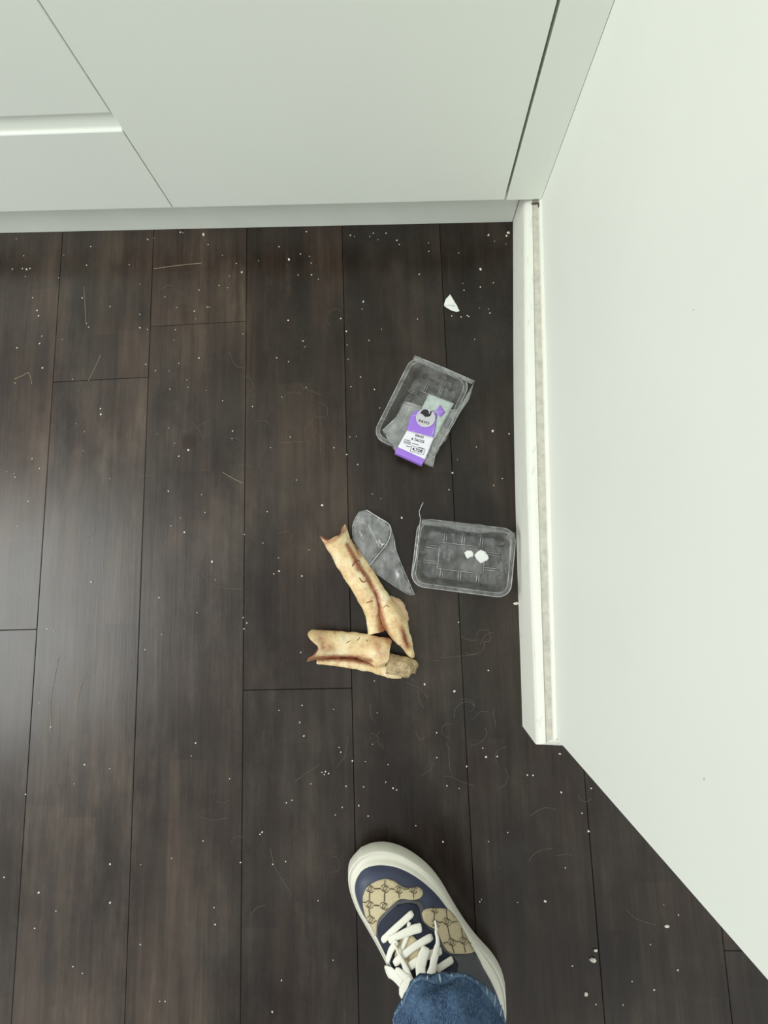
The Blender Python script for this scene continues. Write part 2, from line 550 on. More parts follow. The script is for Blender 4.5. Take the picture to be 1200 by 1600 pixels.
# ------------------------------------------------------------------ plastic trays
TL_, TW_, TD_, TR_ = .138, .096, .028, .019        # length, width, depth, corner radius
def rrect(l, w, r, n=192):
    """points of a rounded rectangle, evenly walked, with the angle-like parameter"""
    a, b = l / 2 - r, w / 2 - r
    segs = []
    per = [2 * b, math.pi * r / 2, 2 * a, math.pi * r / 2] * 2
    tot = sum(per)
    out = []
    for k in range(n):
        s = k / n * tot
        i = 0
        while s > per[i]:
            s -= per[i]; i += 1
        if i == 0: p = (l / 2, -b + s)
        elif i == 1: t = s / r; p = (a + r * math.cos(t), b + r * math.sin(t))
        elif i == 2: p = (a - s, w / 2)
        elif i == 3: t = math.pi / 2 + s / r; p = (-a + r * math.cos(t), b + r * math.sin(t))
        elif i == 4: p = (-l / 2, b - s)
        elif i == 5: t = math.pi + s / r; p = (-a + r * math.cos(t), -b + r * math.sin(t))
        elif i == 6: p = (-a + s, -w / 2)
        else: t = 1.5 * math.pi + s / r; p = (a + r * math.cos(t), -b + r * math.sin(t))
        out.append(p)
    return out

def relief(a, b):
    la, lb = TL_ / 2 - .016, TW_ / 2 - .016
    h = 0.0
    pa, pb = la * .62, lb * .60
    inside = min(pa - abs(a), pb - abs(b))
    h += .0032 * smooth(-.0008, .0008, inside)
    if inside < 0:
        # moulded cross ribs between the middle panel and the walls
        for c in (-.011, .011):
            if abs(a) > pa: h += .0032 * smooth(.0021, .0009, abs(b - c))
        for c in (-.026, 0.0, .026):
            if abs(b) > pb: h += .0032 * smooth(.0021, .0009, abs(a - c))
    return h

def tray_mesh():
    bm = bmesh.new()
    rings = []
    for d, z in ((-.0006, TD_ - .0035), (0, TD_ - .0006), (.0008, TD_), (.0042, TD_), (.0052, TD_ + .0006), (.0060, TD_ - .0002)):
        rings.append([Vector((p[0], p[1], z)) for p in rrect(TL_ - 2 * d, TW_ - 2 * d, TR_ - d)])
    wall_n = 7
    for i in range(1, wall_n + 1):
        f = i / wall_n
        d = .0060 + .0085 * f
        z = (TD_ - .0002) * (1 - f) ** 1.0 + .0012 * f
        base = rrect(TL_ - 2 * d, TW_ - 2 * d, TR_ - d * .55)
        r = []
        for p in base:
            # ribs moulded into the side walls
            ka = math.cos(p[0] * 2 * math.pi / .026); kb = math.cos(p[1] * 2 * math.pi / .022)
            side_a = abs(p[1]) > TW_ / 2 - d - .001
            side_b = abs(p[0]) > TL_ / 2 - d - .001
            k = 0
            if side_a and abs(p[0]) < .046: k = max(0, ka - .55) * .0075
            if side_b and abs(p[1]) < .03: k = max(0, kb - .55) * .0075
            k *= math.sin(math.pi * min(1, f * 1.0) * .5)
            q = Vector((p[0], p[1], z))
            if side_a: q.y -= math.copysign(k, p[1])
            if side_b: q.x -= math.copysign(k, p[0])
            r.append(q)
        rings.append(r)
    last = rings[-1]
    nb = 40
    for i in range(1, nb):
        f = 1 - i / nb
        r = []
        for p in last:
            x, y = p.x * f, p.y * f
            r.append(Vector((x, y, .0012 * 1 + relief(x, y) * smooth(0, .08, 1 - f) - .0008)))
        rings.append(r)
    loft(bm, rings, cap0=False, cap1=True)
    return bm

def make_tray(c, ang, label):
    e = empty('plastic_tray', (c.x, c.y, 0), ang)
    tag(e, label, 'tray')
    obj('shell', tray_mesh(), M['clear'], e, True, local=True)
    for d, z, r in ((.0004, TD_ - .0002, .0007), (.0056, TD_ + .0002, .0004)):
        bm = bmesh.new()
        ring = [Vector((p[0], p[1], z)) for p in rrect(TL_ - 2 * d, TW_ - 2 * d, TR_ - d, 96)]
        tube(bm, ring + ring[:1], r, 5)
        obj('rim', bm, M['rim'], e, True, local=True)  # pale loop painting the bright highlight along the rim
    la, lb = (TL_ / 2 - .016), (TW_ / 2 - .016)
    pa, pb = la * .62, lb * .6
    segs = [((-pa, -pb), (pa, -pb)), ((pa, -pb), (pa, pb)), ((pa, pb), (-pa, pb)), ((-pa, pb), (-pa, -pb))]
    for sg in (-1, 1):
        for c in (-.011, .011):
            for off in (-.0016, .0016): segs.append(((sg * pa, c + off), (sg * (la + .001), c + off)))
        for c in (-.026, 0, .026):
            for off in (-.0016, .0016): segs.append(((c + off, sg * pb), (c + off, sg * (lb + .001))))
    bm = bmesh.new()
    for p, q in segs:
        tube(bm, [Vector((p[0], p[1], .0041)), Vector((q[0], q[1], .0041))], .0004, 4)
    obj('rib_highlights', bm, M['crease'], e, True, local=True)  # pale lines painting highlights on the panel and rib edges
    return e

def c3(x, y): return (540 + x / 5, 530 + y / 5)
def c4(x, y): return (620 + x / 5.4545, 760 + y / 5.4545)
def c5(x, y): return (460 + x / 5.3333, 780 + y / 5.3333)
def c6(x, y): return (520 + x / 4.2857, 1300 + y / 4.2857)

def mid(pts, z):
    s = Vector((0, 0, 0))
    for p in pts: s += P(*p, z)
    return s / len(pts)

# tray with the purple label
q = [c3(505, 125), c3(1000, 330), c3(682, 995), c3(195, 735)]
ct = mid(q, TD_)
ax = (P(*q[0], TD_) + P(*q[1], TD_)) - (P(*q[2], TD_) + P(*q[3], TD_))
tray1 = make_tray(ct, math.atan2(ax.y, ax.x), 'clear plastic food tray with torn film and purple and white label')
# tray with sticker scraps
q2 = [c4(195, 290), c4(985, 385), c4(968, 935), c4(138, 828)]
ct2 = mid(q2, TD_)
ax2 = (P(*q2[1], TD_) + P(*q2[2], TD_)) - (P(*q2[0], TD_) + P(*q2[3], TD_))
tray2 = make_tray(ct2, math.atan2(ax2.y, ax2.x), 'empty clear plastic food tray beside the baseboard with two white sticker scraps')

def sheet(name, px, z, mat, parent, amp=.0, sc=90, edge=.004, thick=.00025, zfun=None, shade=True):
    """thin sheet over pixels px (list of photo points) at height z, crinkled by amp"""
    w = [P(u, v, z) for u, v in px]
    bm = poly_mesh([(p.x, p.y) for p in w], edge)
    for v in bm.verts:
        h = z + (zfun(v.co.x, v.co.y) if zfun else 0)
        if amp:
            nz = noise.noise(Vector((v.co.x * sc, v.co.y * sc, z * 50))) + .5 * noise.noise(Vector((v.co.x * sc * 2.7, v.co.y * sc * 2.7, 4)))
            h += amp * nz
        v.co.z = h
    thicken(bm, thick)
    return obj(name, bm, mat, parent, shade)

ZF = TD_ + .0012
sheet('torn_film', [c3(*p) for p in ((455, 485), (600, 530), (720, 556), (880, 545), (1008, 328), (965, 470), (840, 660), (785, 790), (715, 862), (682, 1003), (600, 965), (390, 882), (285, 710), (400, 600))], ZF, M['film'], tray1, .0011, 120)
sheet('film_strip', [c3(*p) for p in ((540, 126), (780, 225), (1010, 326), (985, 352), (760, 250), (520, 165))], ZF, M['film'], tray1, .0005, 120)
def crease(px, z, r, parent, name='film_edge'):
    bm = bmesh.new()
    tube(bm, [P(u, v, z) for u, v in px], r, 6)
    return obj(name, bm, M['crease'], parent, True)
crease([c3(455, 487), c3(520, 505), c3(598, 532)], ZF + .0012, .0005, tray1)
crease([c3(515, 592), c3(560, 602), c3(700, 570), c3(880, 548)], ZF + .0022, .0004, tray1)
crease([c3(712, 600), c3(690, 700), c3(672, 760)], ZF + .0018, .00045, tray1)
crease([c3(540, 128), c3(780, 228), c3(1008, 328)], ZF + .0004, .00045, tray1)
crease([c3(1008, 330), c3(850, 650), c3(700, 880), c3(682, 1000), c3(640, 900)], ZF + .0006, .0004, tray1)
crease([c3(455, 487), c3(400, 610), c3(290, 712)], ZF + .0006, .0003, tray1)

# printed label lying on the film
ZL = ZF + .0018
pale = sheet('label_backing', [c3(*p) for p in ((650, 425), (848, 502), (780, 625), (700, 770), (640, 760), (560, 620), (600, 530))], ZL - .0006, M['pale_label'], tray1, .0004, 90)
lab = sheet('label', [c3(*p) for p in ((480, 712), (692, 768), (620, 938), (408, 842))], ZL, M['print_white'], tray1)
sheet('purple_band', [c3(*p) for p in ((505, 612), (530, 570), (600, 545), (690, 560), (716, 592), (703, 690), (690, 766), (480, 711))], ZL, M['purple'], lab)
sheet('purple_tab', [c3(*p) for p in ((738, 515), (778, 572), (742, 607), (703, 565))], ZL + .0003, M['purple'], lab)
# folded-over purple end, hanging down past the rim
pa = [P(*c3(408, 842), ZL), P(*c3(620, 938), ZL)]
dn = (pa[0] - P(*c3(480, 712), ZL)).normalized()
bm = bmesh.new()
rr = []
for s, dz in ((0, 0), (.006, -.0002), (.0085, -.0014), (.0095, -.004), (.0098, -.009)):
    rr.append([p + dn * s + Vector((0, 0, dz)) for p in pa])
loft(bm, rr, False, False, closed=False)
thicken(bm, .0003)
obj('purple_fold', bm, M['purple'], lab)

def disc(name, c, r, mat, parent, n=40, th=.0003):
    bm = bmesh.new()
    loft(bm, [[c + Vector((r * math.cos(k * 6.28319 / n), r * math.sin(k * 6.28319 / n), dz)) for k in range(n)] for dz in (-th, th)])
    bmesh.ops.recalc_face_normals(bm, faces=bm.faces[:])
    return obj(name, bm, mat, parent)
sc_ = P(*c3(625, 615), ZL + .0008)
seal = disc('seal', sc_, .0138, M['seal'], lab)
bm = bmesh.new()
tube(bm, [sc_ + Vector((.0134 * math.cos(t), .0134 * math.sin(t), .0004)) for t in [math.radians(a) for a in range(150, 355, 8)]], .0004, 5)
obj('seal_edge', bm, M['paper'], lab, True)

# frame of the label: x along the print, y up the print
lx = (P(*c3(690, 768), ZL) - P(*c3(480, 712), ZL)).normalized()
ly = Vector((-lx.y, lx.x, 0))
def on_label(cpx, pts, z):
    o = P(*c3(*cpx), z)
    return [o + lx * a + ly * b for a, b in pts]
def flat(name, pts, mat, parent, th=.0002):
    bm = bmesh.new()
    f = bm.faces.new([bm.verts.new(p) for p in pts])
    bm.normal_update()
    if f.normal.z < 0: bmesh.ops.reverse_faces(bm, faces=[f])
    r = bmesh.ops.extrude_face_region(bm, geom=[f])
    for g in r['geom']:
        if isinstance(g, bmesh.types.BMVert): g.co.z += th
    bmesh.ops.triangulate(bm, faces=bm.faces[:])
    bmesh.ops.recalc_face_normals(bm, faces=bm.faces[:])
    return obj(name, bm, mat, parent)
# bird silhouette: round feathered body, raised neck and head to the right
bird = [(-8.5, -1.5), (-7.6, 1.6), (-6.6, 3.9), (-4.6, 5.7), (-2.0, 6.6), (.6, 6.3), (2.6, 5.0), (3.6, 3.0), (3.9, 1.2), (4.8, 1.0), (5.2, 2.6), (5.0, 4.4), (5.6, 6.0), (6.8, 6.3), (7.3, 5.3), (8.3, 4.6), (7.2, 4.4), (7.2, 2.6), (7.4, .4), (6.6, -1.8), (4.6, -3.4), (2.2, -4.0), (.4, -4.1), (.8, -5.4), (-.6, -5.4), (-.8, -4.0), (-3.2, -3.2), (-5.2, -1.6), (-6.6, -2.0)]
flat('bird_emblem', on_label((628, 583), [(a * .00098, b * .00098) for a, b in bird], ZL + .0012), M['ink'], lab)

def text(name, body, cpx, size, mat, parent, z, sx=1.0):
    cu = bpy.data.curves.new(name, 'FONT')
    cu.body = body; cu.size = size; cu.align_x = 'CENTER'; cu.align_y = 'CENTER'
    cu.extrude = .00008; cu.offset = size * .02; cu.resolution_u = 2
    t = bpy.data.objects.new(name, cu)
    COL.objects.link(t)
    bpy.context.view_layer.update()
    me = bpy.data.meshes.new_from_object(t.evaluated_get(bpy.context.evaluated_depsgraph_get()))
    bpy.data.objects.remove(t, do_unlink=True)
    o = P(*c3(*cpx), z)
    mt = Matrix(((lx.x * sx, ly.x, 0, o.x), (lx.y * sx, ly.y, 0, o.y), (0, 0, 1, o.z), (0, 0, 0, 1)))
    me.transform(mt)
    me.materials.clear(); me.materials.append(mat)
    ob = bpy.data.objects.new(name, me)
    COL.objects.link(ob)
    ob.parent = parent
    ob.matrix_parent_inverse = wm(parent).inverted()
    return ob
ZT = ZL + .0003
text('lettering', 'PAVO', (612, 648), .0056, M['ink'], lab, ZL + .0012, 1.1)
text('lettering', 'PAVO', (577, 760), .0054, M['ink'], lab, ZT, .9)
text('lettering', 'A TACOS', (563, 791), .0054, M['ink'], lab, ZT, .85)
text('lettering', '4,72€', (562, 868), .0064, M['ink'], lab, ZT, 1.05)
# price frame and lines of small print
o_ = [(-.0098, -.0042), (.0098, -.0042), (.0098, .0042), (-.0098, .0042)]
fr = on_label((562, 868), o_, ZT)
bm = bmesh.new()
for a, b in zip(fr, fr[1:] + fr[:1]): tube(bm, [a, b], .00022, 4)
obj('price_frame', bm, M['ink'], lab)
for (x, y, hl) in ((482, 790, .0045), (480, 803, .0055), (482, 815, .005), (490, 838, .0035), (545, 820, .005), (592, 850, .004)):
    flat('small_print', on_label((x, y), [(-hl, -.0005), (hl, -.0005), (hl, .0005), (-hl, .0005)], ZT), M['grey_ink'], lab)
flat('dark_print', [P(*c3(*p), ZF + .0016) for p in ((800, 615), (828, 622), (790, 690), (768, 680))], M['grey_ink'], pale)

# second tray: film remains, thread of plastic and two scraps of sticker
sheet('torn_film', [c4(*p) for p in ((205, 275), (330, 290), (500, 300), (620, 322), (700, 318), (800, 345), (900, 362), (1012, 396), (1000, 520), (984, 665), (955, 640), (962, 470), (930, 400), (820, 392), (700, 402), (560, 385), (420, 350), (300, 340), (215, 330))], TD_ + .0008, M['thin_film'], tray2, .0014, 160)
crease([c4(205, 300), c4(190, 215), c4(210, 165), c4(226, 135)], TD_ + .004, .0005, tray2, 'plastic_thread')
crease([c4(200, 280), c4(186, 420), c4(165, 600), c4(140, 720)], TD_ + .0006, .0007, tray2)
for poly in (((575, 565), (600, 545), (640, 548), (655, 572), (650, 598), (625, 603), (603, 618), (590, 600)),
             ((662, 585), (690, 555), (715, 540), (750, 555), (775, 585), (785, 612), (770, 632), (745, 640), (735, 650), (712, 652), (690, 630), (675, 612))):
    sheet('sticker_scrap', [c4(*p) for p in poly], .0042, M['paper'], tray2, .0003, 200, .002, .0004)

# loose folded film
fe = empty('plastic_film', P(595, 865), 0)
tag(fe, 'crumpled folded piece of clear plastic film touching the long bone', 'plastic film')
def film_h(x, y): return .004 * (noise.noise(Vector((x * 45, y * 45, 2))) + .6)
sheet('lower_layer', [c5(*p) for p in ((610, 560), (780, 350), (805, 228), (835, 330), (855, 450), (905, 570), (960, 700), (1000, 792), (930, 780), (840, 730), (740, 660), (670, 610))], .004, M['film'], fe, .0012, 130, .004, .00025, film_h)
sheet('folded_layer', [c5(*p) for p in ((600, 88), (700, 150), (800, 225), (795, 290), (780, 350), (700, 460), (615, 560), (575, 505), (530, 430), (490, 340), (485, 220), (510, 150), (540, 105))], .0085, M['film'], fe, .0013, 130, .004, .00025, film_h)
def fcrease(px, z, r):
    bm = bmesh.new()
    pts = []
    for p in crom(px, 5):
        w = P(*c5(*p), z); pts.append(w + Vector((0, 0, film_h(w.x, w.y))))
    tube(bm, pts, r, 6)
    obj('fold_highlight', bm, M['crease'], fe, True)
fcrease([(600, 90), (700, 152), (800, 227), (782, 350), (700, 462), (618, 562)], .0095, .0007)
fcrease([(615, 210), (660, 300), (715, 405)], .0095, .0004)
fcrease([(538, 108), (486, 220), (490, 340)], .0085, .0003)
fcrease([(835, 330), (855, 450), (1000, 792)], .0045, .00035)
fcrease([(610, 560), (740, 660), (930, 782), (1000, 792)], .0045, .0003)

# ------------------------------------------------------------------ bones
def bone_tube(name, spine, mat, parent, flatk=.8, jag0=0, jag1=0, seed=0, rough=.0016, n=30, cavity=0, lift=0.0, jagf=None, stains=()):
    """bone from (x, y, half-width) triples in crop pixels; jag = length of the broken, jagged ends in metres"""
    sp = crom([tuple(map(float, s)) for s in spine], 11)
    pts = []
    for x, y, w in sp:
        u, v = c5(x, y)
        r = w / 5.3333 / 1085.0
        p = P(u, v, max(r * flatk, .002) + lift)
        r = (P(u + w / 5.3333, v, p.z) - p).length
        pts.append((p, r))
    m = len(pts)
    rings = []
    for i, (p, r) in enumerate(pts):
        t = (pts[min(i + 1, m - 1)][0] - pts[max(i - 1, 0)][0]); t.z = 0; t.normalize()
        side = Vector((t.y, -t.x, 0))
        ring = []
        for k in range(n):
            a = k * 2 * math.pi / n
            q = p + side * math.cos(a) * r + Vector((0, 0, math.sin(a) * r * flatk))
            nz = noise.noise(Vector((q.x * 75, q.y * 75, q.z * 75 + seed))) + .5 * noise.noise(Vector((q.x * 210, q.y * 210, q.z * 210 + seed)))
            q += (q - p).normalized() * nz * rough
            e0 = max(0, 1 - i / 10.0); e1 = max(0, 1 - (m - 1 - i) / 10.0)
            j = noise.noise(Vector((math.cos(a) * 1.7, math.sin(a) * 1.7, seed * 3.1))) + .6 * noise.noise(Vector((math.cos(a) * 5, math.sin(a) * 5, seed)))
            if jagf and e0: j = jagf(a)
            q += t * (-jag0 * j * e0 + jag1 * j * e1)
            q.z = max(q.z, .0003)
            ring.append(q)
        rings.append(ring)
    bm = bmesh.new()
    loft(bm, rings, cap0=not cavity, cap1=True)
    bmesh.ops.recalc_face_normals(bm, faces=bm.faces[:])
    o = obj(name, bm, mat, parent, True)
    att = o.data.attributes.new('stain', 'FLOAT', 'POINT')
    for v in o.data.vertices:
        d = v.co - CAM
        cz = WX.z * d.x + WY.z * d.y + WZ.z * d.z
        u_ = 600 + F_PX * (WX.x * d.x + WY.x * d.y + WZ.x * d.z) / cz
        v_ = 800 + F_PX * (WX.y * d.x + WY.y * d.y + WZ.y * d.z) / cz
        q = Vector(((u_ - 460) * 5.3333, (v_ - 780) * 5.3333))
        val = 0.0
        for line, w, amt in stains:
            for a_, b_ in zip(line, line[1:]):
                a_, b_ = Vector(a_), Vector(b_)
                t_ = max(0, min(1, (q - a_).dot(b_ - a_) / max(1e-6, (b_ - a_).length_squared)))
                val = max(val, amt * max(0.0, 1 - (q - a_.lerp(b_, t_)).length / w))
        att.data[v.index].value = val
    if cavity:
        bm = bmesh.new()
        ins = []
        for f, ii in ((1.0, 0), (.80, 0), (.74, 3), (.68, 10), (.3, 18)):
            c = sum(rings[ii], Vector()) / n
            ins.append([c + (q - c) * f for q in rings[ii]])
        loft(bm, ins, cap0=False, cap1=True)
        obj('marrow_cavity', bm, M['marrow'], o, True)
    return o

def drape_line(surface, px, mat, name, parent, flat_=.5, lift=.0003):
    bm_ = bmesh.new(); bm_.from_mesh(surface.data)
    tree = BVHTree.FromBMesh(bm_)
    pts, rr = [], []
    for x, y, r in crom(px, 5):
        d = ray(*c5(x, y)).normalized()
        hit = tree.ray_cast(CAM, d)
        if hit[0] is None: continue
        pts.append(hit[0] - d * lift); rr.append(r)
    bm_.free()
    if len(pts) < 2: return
    bm = bmesh.new()
    tube(bm, pts, rr, 6, flat_)
    obj(name, bm, mat, parent, True)

ba = empty('bone', P(*c5(600, 800)), 0)
tag(ba, 'long pale beef bone standing out diagonally, reddish groove along its shaft', 'bone')
sa = bone_tube('shaft', [(335, 300, 118), (395, 425, 100), (485, 585, 97), (585, 755, 92), (645, 890, 82), (668, 1000, 70), (690, 1105, 84)], M['bone'], ba, .85, .007, .003, 3, .0016, 34, 1,
                jagf=lambda a: .9 * math.cos(2 * a) + .3 * math.sin(5 * a),
                stains=(([(440, 380), (510, 510), (600, 650), (690, 800), (712, 900), (722, 1000), (760, 1110)], 34, 1.0), ([(500, 490), (530, 580)], 48, .8), ([(720, 980), (740, 1110)], 60, .8), ([(240, 372), (340, 330), (435, 240)], 40, .6), ([(480, 340), (545, 450)], 40, .5)))
ua = bone_tube('fused_bone', [(445, 330, 16), (500, 430, 34), (590, 580, 45), (690, 745, 54), (760, 870, 66), (815, 985, 96), (865, 1085, 88), (925, 1195, 58), (970, 1285, 30), (988, 1322, 14)], M['bone'], ba, 1.0, 0, .001, 9, .0014, 30, 0, .003, stains=(([(895, 1080), (920, 1160), (945, 1230)], 46, .8), ([(600, 650), (690, 800), (720, 960), (770, 1110)], 40, .9), ([(770, 1120), (830, 1200)], 40, .6), ([(490, 360), (545, 470)], 36, .7)))
bone_tube('gristle_knob', [(790, 815, 26), (850, 890, 58), (895, 965, 56), (925, 1040, 24)], M['gristle'], ba, .75, .001, .001, 5, .0022, 20)
drape_line(sa, [(490, 480, .0004), (515, 530, .0010), (545, 585, .0012), (585, 640, .0006)], M['flesh'], 'dried_flesh', ba)
drape_line(sa, [(660, 770, .0004), (690, 840, .0010), (702, 900, .0009), (706, 950, .0004)], M['flesh'], 'dried_flesh', ba)
drape_line(sa, [(480, 560, .0007), (515, 510, .0012), (545, 520, .0008)], M['flesh'], 'dried_flesh', ba)
drape_line(sa, [(540, 655, .0006), (570, 690, .0008), (600, 680, .0005)], M['flesh'], 'dried_flesh', ba)
drape_line(sa, [(600, 865, .0005), (640, 850, .0007), (655, 848, .0004)], M['flesh'], 'dried_flesh', ba)
drape_line(ua, [(905, 1090, .0012), (915, 1150, .0020), (940, 1220, .0010)], M['flesh'], 'dried_flesh', ba)
drape_line(ua, [(740, 910, .0004), (765, 885, .0005), (790, 900, .0004)], M['flesh'], 'dried_flesh', ba)

bb_ = empty('bone', P(*c5(500, 1270)), 0)
tag(bb_, 'shorter pale beef bone lying level with a grey spongy broken end', 'bone')
sb = bone_tube('shaft', [(150, 1215, 126), (330, 1208, 106), (500, 1212, 99), (640, 1245, 108), (735, 1275, 122), (778, 1288, 112)], M['bone'], bb_, .85, .012, .004, 6, .0016, 34, 1,
                jagf=lambda a: 1.2 * abs(math.cos(a)) - .9 + .35 * math.sin(3 * a + 1),
                stains=(([(220, 1150), (240, 1240), (300, 1240)], 90, .55), ([(690, 1200), (720, 1290)], 80, .5), ([(110, 1335), (300, 1312), (520, 1318), (640, 1350)], 30, .9), ([(760, 1160), (800, 1200)], 50, .6)))
ub = bone_tube('fused_bone', [(190, 1350, 24), (340, 1352, 36), (510, 1372, 42), (670, 1400, 48), (800, 1428, 58), (900, 1450, 46)], M['bone'], bb_, .8, .001, 0, 12, .0012, 26, stains=(([(190, 1335), (350, 1325), (520, 1340), (660, 1375)], 40, .9),))
bone_tube('spongy_end', [(770, 1372, 84), (850, 1382, 84), (930, 1400, 86), (985, 1408, 66), (1015, 1425, 26)], M['spongy'], bb_, .72, 0, .004, 15, .0020, 26)
drape_line(sb, [(255, 1318, .0008), (330, 1310, .0012), (420, 1312, .0010), (520, 1316, .0009)], M['flesh'], 'dried_flesh', bb_)
for px in (((430, 1200, .0003), (450, 1188, .0005), (470, 1180, .0003)), ((520, 1180, .0003), (535, 1165, .0005), (545, 1152, .0003)), ((597, 1170, .0003), (606, 1178, .0005), (610, 1185, .0003))):
    drape_line(sb, px, M['flesh'], 'dried_flesh', bb_)

# ------------------------------------------------------------------ person: one leg in jeans and a sneaker
person = empty('person', P(690, 1480), 0)
tag(person, 'person standing in blue jeans and a navy and beige lace-up sneaker', 'person')

AX = Vector((.53, .848))
def chain_fn(ch):
    """b across as a function of a along the shoe, from crop points"""
    ab = sorted([(x * AX.x + y * AX.y, x * AX.y - y * AX.x) for x, y in ch])
    cr = crom(ab, 8)
    def f(a):
        if a <= cr[0][0]: return cr[0][1]
        for (a0, b0), (a1, b1) in zip(cr, cr[1:]):
            if a0 <= a <= a1 and a1 > a0:
                return b0 + (b1 - b0) * (a - a0) / (a1 - a0)
        return cr[-1][1]
    return f, ab[0][0], ab[-1][0]
def back(a, b): return (a * AX.x + b * AX.y, a * AX.y - b * AX.x)

up_l = [(212, 246), (188, 265), (152, 332), (150, 420), (195, 540), (245, 615), (295, 700), (380, 850), (450, 960), (540, 1080), (640, 1210), (760, 1330), (880, 1420), (1000, 1452)]
up_r = [(212, 246), (250, 228), (330, 219), (440, 238), (560, 300), (680, 400), (760, 500), (830, 600), (930, 760), (985, 870), (1060, 1000), (1110, 1120), (1130, 1250), (1110, 1360), (1050, 1430), (1000, 1452)]
so_l = [(188, 103), (120, 180), (103, 245), (110, 330), (150, 450), (210, 565), (290, 705), (372, 865), (440, 975), (530, 1095), (630, 1225), (750, 1350), (880, 1440), (1010, 1478)]
so_r = [(188, 103), (260, 72), (350, 65), (450, 90), (545, 142), (640, 220), (720, 320), (790, 440), (870, 570), (960, 690), (1060, 800), (1120, 900), (1150, 1000), (1157, 1100), (1152, 1220), (1130, 1340), (1070, 1440), (1010, 1478)]
NS = 44
def outline(l, r):
    fl, a0, a1 = chain_fn(l); fr, b0, b1 = chain_fn(r)
    lo, hi = max(a0, b0), min(a1, b1)
    res = []
    for i in range(NS + 1):
        t = .5 - .5 * math.cos(math.pi * i / NS)
        a = lo + (hi - lo) * t
        res.append((back(a, fl(a)), back(a, fr(a)), t))
    return res
UP = outline(up_l, up_r); SO = outline(so_l, so_r)
def loop(ol, z, inset=0.0):
    L = [P(*c6(*s[0]), z) for s in ol]; R = [P(*c6(*s[1]), z) for s in ol]
    pts = L + R[::-1][1:-1]
    if inset:
        c = sum(pts, Vector()) / len(pts)
        pts = [p + (c - p).normalized() * inset for p in pts]
    return pts
ZS = .037
bm = bmesh.new()
s_mid = loop(SO, .014); u_top = loop(UP, ZS)
blend = lambda f, z: [Vector((a.x + (b.x - a.x) * f, a.y + (b.y - a.y) * f, z)) for a, b in zip(s_mid, u_top)]
loft(bm, [loop(SO, .0, .005), loop(SO, .003, .001), s_mid, blend(.12, .024), blend(.18, .0280), blend(.26, .0302), blend(.32, .0304), blend(.38, .0292), blend(.78, .0342), blend(.90, .0372), blend(1.02, .0376), blend(1.08, .035)])
bmesh.ops.recalc_face_normals(bm, faces=bm.faces[:])
sole_bm = bm

def top_h(t):
    pr = [(0, .038), (.03, .046), (.10, .054), (.22, .066), (.36, .082), (.5, .099), (.62, .110), (.8, .112), (1, .104)]
    for (a, x), (b, y) in zip(pr, pr[1:]):
        if a <= t <= b: return x + (y - x) * (t - a) / (b - a)
    return pr[-1][1]
bm = bmesh.new()
rings = []
NW = 25
for (l, r, t) in UP:
    L = P(*c6(*l), ZS); R = P(*c6(*r), ZS)
    ring = []
    for k in range(NW):
        w = -math.cos(math.pi * k / (NW - 1))
        p = L.lerp(R, (w + 1) / 2)
        h = (1 - abs(w) ** 2.3) ** .62 if abs(w) < 1 else 0
        p.z = ZS - .004 + (top_h(t) - ZS + .004) * h
        ring.append(p)
    rings.append(ring)
loft(bm, rings, False, False, closed=False)
bmesh.ops.remove_doubles(bm, verts=bm.verts[:], dist=.0002)
bmesh.ops.recalc_face_normals(bm, faces=bm.faces[:])
bm.normal_update()
if sum(f.normal.z for f in bm.faces) < 0: bmesh.ops.reverse_faces(bm, faces=bm.faces[:])
UPTREE = BVHTree.FromBMesh(bm)
shoe = obj('shoe', bm, M['navy'], person, True)
shoe['label'] = 'navy leather sneaker with beige monogram canvas and white laces'
obj('sole', sole_bm, M['rubber'], shoe, True)

def shoe_pt(x, y, lift, fallback=.07):
    d = ray(*c6(x, y)).normalized()
    h = UPTREE.ray_cast(CAM, d)
    if h[0] is None: 
        return P(*c6(x, y), fallback), Vector((0, 0, 1))
    nrm = h[1] if h[1].z > 0 else -h[1]
    return h[0] + nrm * lift, nrm

def panel(name, pts, mat, lift=.0010, edge=22):
    out = crom(list(pts) + [pts[0]], 4)[:-1]
    bm = poly_mesh(out, edge)
    for v in bm.verts:
        p, n = shoe_pt(v.co.x, v.co.y, lift)
        v.co = p
    thicken(bm, lift + .0006)
    return obj(name, bm, mat, shoe, True)

panel('side_panel', [(800, 832), (950, 812), (990, 890), (1050, 1030), (1070, 1100), (1020, 1110), (900, 1020), (830, 940)], M['grey_leather'], .0012)
panel('grey_trim', [(430, 462), (500, 450), (580, 462), (610, 500), (600, 560), (618, 620), (690, 680), (750, 790), (800, 830), (830, 900), (700, 880), (500, 640), (330, 720), (296, 680), (300, 605), (350, 535)], M['grey_leather'], .0010)
panel('canvas_panel', [(205, 430), (230, 370), (290, 330), (350, 315), (410, 330), (450, 360), (500, 378), (560, 370), (592, 388), (600, 418), (580, 445), (530, 455), (460, 448), (420, 470), (340, 545), (302, 600), (292, 690), (265, 640), (228, 570), (208, 500)], M['canvas'], .0014, 18)
panel('canvas_panel', [(595, 545), (612, 520), (660, 512), (740, 515), (778, 528), (830, 590), (880, 680), (925, 770), (942, 800), (900, 816), (800, 815), (752, 785), (720, 720), (690, 660), (640, 628), (608, 600)], M['canvas'], .0014, 18)
panel('eyestay', [(432, 485), (500, 476), (555, 485), (578, 520), (592, 590), (640, 650), (680, 680), (730, 790), (795, 835), (832, 905), (760, 990), (600, 1010), (460, 960), (385, 850), (345, 770), (312, 690), (312, 615), (365, 548)], M['eyestay'], .0022, 24)
